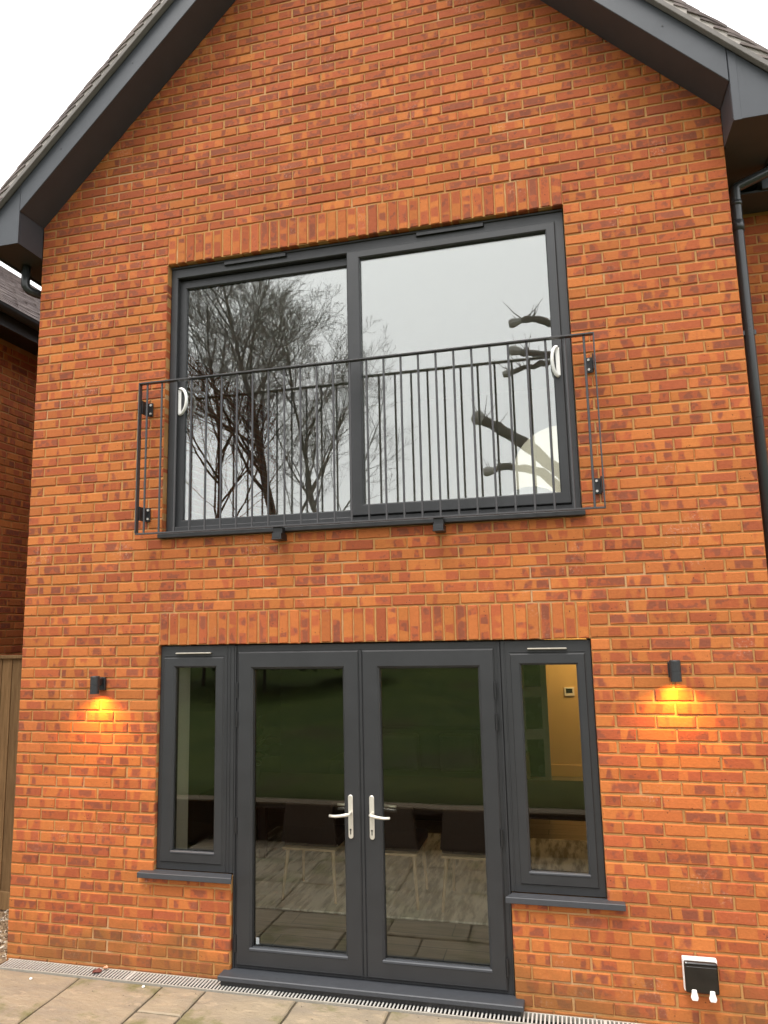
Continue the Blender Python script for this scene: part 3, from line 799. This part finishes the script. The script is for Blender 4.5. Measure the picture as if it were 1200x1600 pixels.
# ------------------------------------------------------------------ drainage channel
dc = thing('drainage_channel', 'galvanised slot drain running along the foot of the brick wall', 'drain', (2.6, -.07, 0))
MB().box(.03, 6.2, -.133, -.004, -.11, -.035).build('trough', 'channel_dark', dc)
for yy in (-.133, -.014): MB().box(.03, 6.2, yy, yy+.008, -.035, .003).build('edge_rail', 'rail_steel', dc, .0015)
mb = MB(); x = .05; i = 0
while x < 6.15:
    if i % 42 == 41: mb.box(x-.006, x+.012, -.1228, -.0142, -.012, .003)
    else: mb.prism_z([(x, -.1228), (x+.0092, -.1228), (x+.0092, -.0142), (x, -.0142)], -.0035, .0025)
    x += .0236; i += 1
stuff(mb.build('grating', 'steel', dc, ))
# leaf and stray stones
lf = MB(); pts = [(0,0),(.018,.016),(.034,.014),(.03,.0),(.046,-.008),(.02,-.02),(.004,-.012)]
n = len(pts); lf.v = [(x-.02, y, .006*math.sin(i*1.7)) for i, (x, y) in enumerate(pts)] + [(x-.02, y, .006*math.sin(i*1.7)-.002) for i, (x, y) in enumerate(pts)]
lf.f = [tuple(range(n)), tuple(reversed(range(n, 2*n)))] + [(i, (i+1) % n, n+(i+1) % n, n+i) for i in range(n)]
o = lf.build('fallen_leaf', 'copper_leaf', loc=(.775, -.075, .012)); o.scale = (1.6, 1.6, 1.6); tag(o, 'dark red fallen leaf lying on the drain grating', 'leaf')
o2 = MB(); o2.v = lf.v; o2.f = lf.f; o2 = o2.build('fallen_leaf', 'leaf_pale', loc=(.81, -.035, .02)); o2.scale = (.8, .9, 1.5); tag(o2, 'small pale pink leaf beside the red one on the drain', 'leaf')
for lx, ly, s, lab in ((.40, -.24, .010, 'tiny white pebble lying alone on the first wide slab'), (1.19, -.19, .010, 'tiny white pebble on the slab with pale diagonal streaks')):
    mb = sphere(MB(), (0, 0, 0), s, .7, 8, 5); mb.v = [(x*random.uniform(.8, 1.2), y, z) for x, y, z in mb.v]
    tag(mb.build('pebble', 'white_plastic', loc=(lx, ly, .006)), lab, 'pebble')

mb = MB(); rr = random.Random(12)
for i in range(130):
    x = rr.uniform(.1, 5); y = -.145-rr.random()**1.6*1.2; q = rr.uniform(.0015, .0045); b = len(mb.v)
    for dx, dy, dz in ((1,0,0),(0,1,0),(-1,0,0),(0,-1,0),(0,0,.8)): mb.v.append((x+q*dx*rr.uniform(.6,1.6), y+q*dy*rr.uniform(.6,1.6), .0005+q*dz))
    mb.f += [tuple(b+k for k in f) for f in ((0,1,4),(1,2,4),(2,3,4),(3,0,4))]
tag(mb.build('grit', 'joint'), 'scattered dark grit and crumbs on the paving', 'grit', kind='stuff')

# ------------------------------------------------------------------ timber fence in the side passage
fe = thing('timber_fence', 'brown timber boarded fence closing the passage between the two brick houses', 'fence', (-.6, .8, 0))
FYY = .80; ft = H-.115
x = -1.28; b0 = None
while x < -.01:
    w = min(.105, -.004-x); 
    mb = MB().prism_z([(0, .012), (0, .0), (w*.96, -.010), (w*1.0, -.010), (w*1.0, .012)], 0, ft)
    mb.build('board', 'fence_wood', fe, loc=(x, FYY, 0)); x += w*.98 if w > .1 else .2
MB().box(-1.29, -.004, FYY-.03, FYY+.03, ft+.001, ft+.03).build('capping', 'fence_wood', fe, .003)
MB().box(-1.29, -.004, FYY-.020, FYY+.020, -.02, .12).build('gravel_board', 'fence_wood', fe, .003)

# ------------------------------------------------------------------ neighbouring house
nh = thing('neighbour_house', 'neighbouring brick house with dark tiled roof and black gutter beyond the passage', 'house', (-4, 3, 0))
NX = -1.30
nw = MB().box(-8, NX-.006, -.6, 9, -.1, H+3.05).build('wall', 'mortar', nh)
AV, AF, AU, AR = [], [], [], []
for k in range(-29, 42):
    z0 = H-.01+k*.075
    if z0+.065 > H+2.98: break
    y = -.6 + (.1125 if k % 2 else 0)
    while y < 4.2:
        rnd = random.Random(k*577+int(y*1000)+9)
        v, f, uv = brick_geo(.215, .065, 1, False, rnd); b = len(AV)
        AV += [(NX-py, px+y+.1075, pz+z0+.0325) for px, py, pz in v]; AF += [tuple(b+q for q in ff) for ff in f]; AU += uv
        AR += [(rnd.random(), rnd.random(), rnd.random(), 1)]*len(v); y += .225
me = bpy.data.meshes.new('brickwork'); me.from_pydata(AV, [], AF); put_brick_data(me, AU, AR); stuff(link(bpy.data.objects.new('brickwork', me), nw))
EO = NX+.26
MB().box(NX+.0, EO-.02, -.7, 9.2, H+2.955, H+2.97).build('soffit', 'trim_black', nh)
MB().box(EO-.02, EO, -.7, 9.2, H+2.945, H+3.10).build('fascia', 'board', nh, .002)
pts = [(EO+.058+.055*math.cos(math.pi+math.pi*a/8), H+3.10+.055*math.sin(math.pi+math.pi*a/8)) for a in range(9)] + [(EO+.058+.049*math.cos(math.pi+math.pi*a/8), H+3.10+.049*math.sin(math.pi+math.pi*a/8)) for a in range(8, -1, -1)]
MB().prism(pts, -.7, 9.2).build('gutter', 'gutter', nh)
nr = MB().prism([(EO+.03, H+3.12), (EO-3.0, H+3.12+3.03*.80), (EO-3.0, H+3.05+3.03*.80), (EO+.03, H+3.07)], -.75, 9.2).build('roof', 'tile', nh)
mb = MB()
for r in range(36):      # courses of plain tiles, each tile its own slightly uneven face
    a = math.atan(.80); s0 = r*.1; y = -.75 + (.08 if r % 2 else 0)
    while y < 4.6:
        rs = random.Random(r*401+int(y*50)); l = rs.uniform(.0, .006)
        x0 = EO+.045-s0*math.cos(a); z0 = H+3.135+s0*math.sin(a); x1 = x0-.22*math.cos(a-.07); z1 = z0+.22*math.sin(a-.07); t_ = .014
        b = len(mb.v)
        for yy in (y, y+.161):
            mb.v += [(x0, yy, z0+l), (x1, yy, z1+l), (x1+t_*.62, yy, z1+l+t_*.78), (x0+t_*.62, yy, z0+l+t_*.78)]
        mb.f += [tuple(b+q for q in qq) for qq in ((0,1,2,3),(7,6,5,4),(3,2,6,7),(0,3,7,4),(0,4,5,1))]
        y += .165
stuff(mb.build('tiling', 'tile', nr))

# ------------------------------------------------------------------ rooms behind the glass
rug = tag(MB().box(.7, 4.2, 1.02, 3.2, FZ+.001, FZ+.016).build('rug', 'rug', bevel=.004), 'pale streaked rug under the dining table indoors', 'rug')
tb = thing('dining_table', 'long dark dining table seen through the doors', 'table', (2.5, 1.8, FZ))
MB().box(.75, 4.3, 1.32, 2.3, .782, .815).build('tabletop', 'fabric_dark', tb, .004)
MB().box(.95, 4.1, 1.42, 2.2, .70, .781).build('apron', 'fabric_dark', tb)
for xx in (.95, 4.02):
    for yy in (1.45, 2.12): MB().box(xx, xx+.07, yy, yy+.07, FZ+.017, .699).build('leg', 'fabric_dark', tb, .004)
ch0 = None
def chair_proto():
    c = thing('dining_chair', '', 'chair', (0, 0, 0), 'dining chairs along the window side of the table')
    MB().box(-.23, .23, 0, .42, .40, .47).build('seat', 'fabric_dark', c, .02, seg=2)
    MB().prism([(-.235, .44), (.235, .44), (.20, .745), (-.20, .745)], -.05, .0).build('backrest', 'fabric_dark', c, .015, seg=2)
    MB().box(-.225, .225, -.045, .40, .380, .399).build('seat_rail', 'oak', c, .003)
    for sx in (-1, 1):
        MB().tube([(sx*.19, .0, .385), (sx*.225, -.045, 0)], [.017, .011], 8).build('leg', 'oak', c)
        MB().tube([(sx*.19, .36, .385), (sx*.21, .40, 0)], [.017, .011], 8).build('leg', 'oak', c)
    return c
ch0 = chair_proto()
for i, (xx, lab) in enumerate(((1.80, 'dark low-backed dining chair with oak legs behind the door with the glass sticker'), (2.46, 'dark low-backed dining chair with oak legs directly behind the door meeting stiles'), (3.10, 'dark low-backed dining chair with oak legs behind the door nearer the lit hallway'))):
    c = ch0 if i == 0 else copy_tree(ch0)
    c.location = (xx, 1.22, FZ+.0165); c['label'] = lab
sf = thing('sofa', 'dark sofa with cushions deep in the dining room', 'sofa', (2.3, 4.0, FZ))
MB().box(1.3, 3.2, 3.7, 4.5, FZ, .48).build('seat', 'sofa_fabric', sf, .04, seg=2)
MB().box(1.3, 3.2, 4.35, 4.6, .481, .95).build('backrest', 'sofa_fabric', sf, .05, seg=2)
for xx in (1.12, 3.21): MB().box(xx, xx+.17, 3.7, 4.6, FZ, .68).build('armrest', 'sofa_fabric', sf, .04, seg=2)
for xx in (1.65, 2.35): tag(MB().box(xx, xx+.46, 4.12, 4.27, .49, .92).build('cushion', 'plaster_dark' if xx < 2 else 'sofa_fabric', bevel=.06, seg=3), ('dark' if xx < 2 else 'olive')+' square cushion on the sofa indoors', 'cushion')
pl = thing('house_plant', 'dark leafy house plant in a pot on the dining table', 'plant', (1.0, 1.8, .815))
MB().tube([(1.0, 1.8, .816), (1.0, 1.8, .98)], [.08, .11], 16).build('pot', 'pot', pl)
mb = MB(); rp = random.Random(5)
for i in range(46):
    a = rp.uniform(0, 6.28); e = rp.uniform(.2, 1.4); L_ = rp.uniform(.18, .42); w_ = rp.uniform(.03, .06)
    d = Vector((math.cos(a)*math.cos(e), math.sin(a)*math.cos(e), math.sin(e))); sdv = d.cross(Vector((0, 0, 1))).normalized(); b = len(mb.v)
    o_ = Vector((1.0, 1.8, .95+rp.uniform(0, .25)))
    for f, ww, dr_ in ((0, .1, 0), (.4, 1, .0), (.8, .8, -.04), (1, .05, -.09)):
        p = o_ + d*L_*f + Vector((0, 0, dr_)); mb.v += [tuple(p+sdv*w_*ww), tuple(p-sdv*w_*ww)]
    mb.f += [(b+q*2, b+q*2+1, b+q*2+3, b+q*2+2) for q in range(3)]
mb.build('foliage', 'leaf_dark', pl)
idr = thing('interior_door', 'pale green panelled door with frosted panes standing open to the lit hallway', 'door', (3.4, 4.8, FZ))
ang = R(-62)
def rot(px, py): return (3.42+px*math.cos(ang)-py*math.sin(ang)*0, 4.84+abs(px*math.sin(ang))+py)
mbd = MB()
P0, P1 = (3.28, 4.60), (3.62, 4.70)
def dbox(f0, f1, z0, z1, th=.04, off=0):
    ax, ay = P0; bx, by = P1; dx, dy = bx-ax, by-ay; l = math.hypot(dx, dy); nx_, ny_ = -dy/l, dx/l
    return [(ax+dx*f0+nx_*off, ay+dy*f0+ny_*off), (ax+dx*f1+nx_*off, ay+dy*f1+ny_*off), (ax+dx*f1+nx_*(off+th), ay+dy*f1+ny_*(off+th)), (ax+dx*f0+nx_*(off+th), ay+dy*f0+ny_*(off+th))], z0, z1
MB().prism_z(*dbox(0, .22, FZ+.01, 2.03)).build('stile', 'door_paint', idr); MB().prism_z(*dbox(.80, 1, FZ+.01, 2.03)).build('stile', 'door_paint', idr)
zs_ = [(FZ+.01, .36), (.80, .92), (1.30, 1.42), (1.84, 2.03)]
for z0, z1 in zs_: MB().prism_z(*dbox(.221, .799, z0, z1)).build('rail', 'door_paint', idr)
for (a, b), (c_, d_) in zip(zs_[:-1], zs_[1:]): MB().prism_z(*dbox(.221, .799, b+.001, c_-.001, .012, .014)).build('pane', 'frosted', idr)
th = thing('thermostat', 'small white thermostat with dark screen on the lit hallway wall', 'thermostat', (3.87, 6.3, 1.38))
MB().box(3.81, 3.95, 6.275, 6.299, H-.97, H-.85).build('case', 'white_plastic', th, .004); MB().box(3.835, 3.925, 6.271, 6.2745, H-.925, H-.865).build('screen', 'smoked', th)
hl = thing('hall_light', 'round ceiling light glowing in the hallway', 'ceiling light', (4.3, 5.5, H+.25))
MB().tube([(4.3, 5.5, H+.20), (4.3, 5.5, H+.279)], .14, 20).build('shade', 'hall_glow', hl)
L = bpy.data.lights.new('hall_lamp', 'POINT'); L.energy = 17; L.color = (1, .66, .28); L.shadow_soft_size = .14
link(bpy.data.objects.new('hall_lamp', L), hl, (4.3, 5.5, H+.02))
# bedroom
gl_ = thing('globe_lamp', 'large cream paper globe lamp low behind the sliding window', 'lamp', (3.95, .85, H+.60))
sphere(MB(), (3.95, .85, H+1.19), .37, .98, 28, 18).build('shade', 'globe_glow', gl_, smooth=True); MB().tube([(3.95, .85, H+.601), (3.95, .85, H+.90)], [.15, .02], 16).build('base', 'black_metal', gl_)
g2 = thing('pouffe', 'round off white pouffe in front of the globe lamp upstairs', 'pouffe', (3.72, .55, H+.60))
sphere(MB(), (3.72, .55, H+.86), .24, .80, 20, 12).build('cushion', 'ceiling_white', g2, smooth=True)

# ------------------------------------------------------------------ garden behind the photographer (seen in the glass)
gf = thing('garden_fence', 'dark weathered board fence along the far end of the lawn', 'fence', (0, -17, gz(0, -17)))
b0 = None
for i in range(120):
    x = -12 + i*.2; z = gz(x, -17)
    if b0 is None: b0 = MB().box(0, .192, -.01, .01, 0, 1.75).build('board', 'fence_grey', gf, loc=(x, -17, z-.05))
    else:
        o = b0.copy(); col.objects.link(o); o.location = (x, -17+(.012 if i % 2 else 0), z-.05)
def tree(x, y, h, seed, label, r0=.2, lean=(0, 0), spread=1.0, clear=.22):
    z = gz(x, y); g = thing('bare_tree', label, 'tree', (x, y, z), 'leafless trees beyond the lawn')
    rg = random.Random(seed); thick, thin = MB(), MB()
    NCH = (20, 12, 7, 5, 0)
    def grow(p, d, L, r, lev):
        n = 9 if lev == 0 else 6 if lev < 3 else 3; pts = [p.copy()]; q = p.copy(); dd = d.copy(); dirs = [d.copy()]
        for i in range(n):
            dd = (dd + Vector((rg.gauss(0, .09), rg.gauss(0, .09), rg.gauss(.05 if lev else .02, .05)))).normalized(); q = q + dd*L/n; pts.append(q.copy()); dirs.append(dd.copy())
        r1 = max(r*.22, .0048); rad = [r+(r1-r)*(i/n)**.8 for i in range(n+1)]
        (thick if lev < 2 else thin).tube(pts, rad, 8 if lev == 0 else 5 if lev < 3 else 3, cap=False)
        for i in range(NCH[lev]):
            f = clear + (1-clear)*((i+rg.random())/NCH[lev])**.85 if lev == 0 else .15+.85*(i+rg.random())/NCH[lev]
            f = min(f, .995); idx = int(f*n); pp = pts[idx].lerp(pts[idx+1], f*n-idx); dv = dirs[idx]
            ax = dv.orthogonal().normalized(); ax.rotate(Matrix.Rotation(rg.uniform(0, 6.283), 3, dv))
            a = rg.uniform(.45, 1.0)*spread
            nd = (dv*math.cos(a) + ax*math.sin(a) + Vector((0, 0, .12))).normalized()
            grow(pp, nd, L*(rg.uniform(.46, .68) if lev == 0 else rg.uniform(.42, .62))*(1.08-.60*f), max(min(rad[idx]*.52, r*.36), .0048), lev+1)
    grow(Vector((x, y, z-.1)), Vector((lean[0], lean[1], 1)).normalized(), h, r0, 0)
    thick.build('trunk', 'bark', g, smooth=True); stuff(thin.build('crown', 'twig', g))
tree(-5.9, -19.8, 13.4, 11, 'tall bare tree with a straight stem at the top of the bank', .21, (0, 0), 1.05, .20)
tree(-5.0, -22.4, 12.2, 29, 'bare tree leaning outwards over the lawn beside the tall one', .15, (.03, 0), 1.0, .25)
tree(-9.6, -22.0, 12.5, 8, 'bare tree leaning away towards the neighbouring garden', .15, (-.02, 0), 1.0, .22)
tree(5.6, -21.0, 5.6, 41, 'small bare tree standing apart near the pollard', .11, (0, 0), 1.0, .3)
# pollarded tree close behind the photographer
px_, py_ = 4.47, -9.36
po = thing('pollarded_tree', 'pollarded tree with thick stubby cut limbs on the lawn', 'tree', (px_, py_, gz(px_, py_)))
MB().tube([(px_+.1, py_, gz(px_, py_)-.1), (px_+.05, py_, 2.6), (px_, py_, 4.6), (px_-.02, py_, 6.3), (px_-.05, py_, 8.3), (px_-.1, py_, 8.9)], [.27, .22, .19, .15, .11, .08], 12).build('trunk', 'bark', po, smooth=True)
rgp = random.Random(77)
def limb(pts, r0, r1):
    fine = []
    for (a, b) in zip(pts[:-1], pts[1:]):
        for q in range(4):
            f = q/4; fine.append(tuple(a[i]+(b[i]-a[i])*f+rgp.uniform(-.022, .022) for i in range(3)))
    pts = fine + [pts[-1]]
    l = MB().tube([(x, py_+yy, z+H) for x, yy, z in pts], [(r0+(r1-r0)*i/(len(pts)-1))*rgp.uniform(.82, 1.12) for i in range(len(pts))], 9).build('limb', 'bark', po, smooth=True)
    (x, yy, z), (x2, y2, z2) = pts[-1], pts[-2]; e = Vector((x, py_+yy, z+H)); d = (e-Vector((x2, py_+y2, z2+H))).normalized()
    MB().tube([e-d*.14, e-d*.03, e+d*.04, e+d*.10], [r1*.95, r1*1.45, r1*1.6, r1*1.2], 9).build('cut_end', 'cut_wood', l)
    tw = MB()
    for q in range(7):
        w = Vector((rgp.gauss(-.2, .5), rgp.gauss(0, .5), rgp.uniform(.2, 1))).normalized(); b0_ = e - d*rgp.uniform(0, .5); L_ = rgp.uniform(.15, .5)
        tw.tube([b0_, b0_+w*L_*.5, b0_+w*L_+Vector((0, 0, .08))], [.012, .008, .004], 4)
    tw.build('shoot', 'twig', l)
limb([(4.45, 0, 5.0), (4.15, 0, 5.80), (3.68, 0, 6.06), (3.22, 0, 6.04)], .09, .06)
limb([(4.45, 0, 4.6), (4.05, 0, 5.22), (3.6, 0, 5.36), (3.20, 0, 5.45)], .09, .065)
limb([(4.45, .1, 4.4), (3.95, .1, 5.10), (3.45, .1, 5.05), (3.05, .1, 4.95)], .07, .05)
limb([(4.45, 0, 2.2), (4.15, 0, 2.70), (3.24, 0, 3.57), (2.76, 0, 3.93), (2.42, 0, 4.13)], .14, .10)
limb([(4.45, -.1, 2.0), (3.6, -.1, 2.95), (2.97, -.1, 3.12), (2.55, -.1, 3.05)], .09, .06)
limb([(4.45, 0, 4.0), (5.2, .2, 4.9), (5.7, .3, 5.6)], .09, .06)
limb([(4.45, 0, 3.0), (4.9, -.4, 3.9), (5.6, -.6, 4.3)], .09, .06)
def shrub(x, y, r, h, seed, label):
    z = gz(x, y); g = thing('evergreen_shrub', label, 'shrub', (x, y, z), 'dark evergreen shrubs on the bank')
    rg = random.Random(seed); mb = MB()
    for i in range(5500):
        a = rg.uniform(0, 6.283); e = math.asin(rg.uniform(-.2, 1)); k_ = rg.uniform(.45, 1)**.5*(1+.18*math.sin(a*3+seed)+.12*math.sin(e*7))
        p = Vector((x+r*k_*math.cos(e)*math.cos(a), y+r*k_*math.cos(e)*math.sin(a), z+h*.35+h*.62*k_*math.sin(e)))
        u_ = Vector((rg.gauss(0, 1), rg.gauss(0, 1), rg.gauss(0, 1))).normalized(); v_ = u_.orthogonal().normalized(); s = rg.uniform(.045, .10); b = len(mb.v)
        mb.v += [tuple(p-u_*s), tuple(p+v_*s*.5), tuple(p+u_*s), tuple(p-v_*s*.5)]; mb.f.append((b, b+1, b+2, b+3))
    mb.build('foliage', 'leaf_dark', g)
    MB().tube([(x, y, z-.05), (x+.05, y, z+h*.6)], [.05, .02], 7).build('stem', 'bark', g)
shrub(-2.7, -10.6, 1.25, 2.0, 2, 'broad dark evergreen shrub on the bank'); shrub(-1.0, -11.8, .8, 1.4, 3, 'smaller rounded evergreen shrub on the bank'); shrub(-4.7, -11.6, 1.4, 2.5, 4, 'tallest evergreen shrub on the bank under the bare trees')
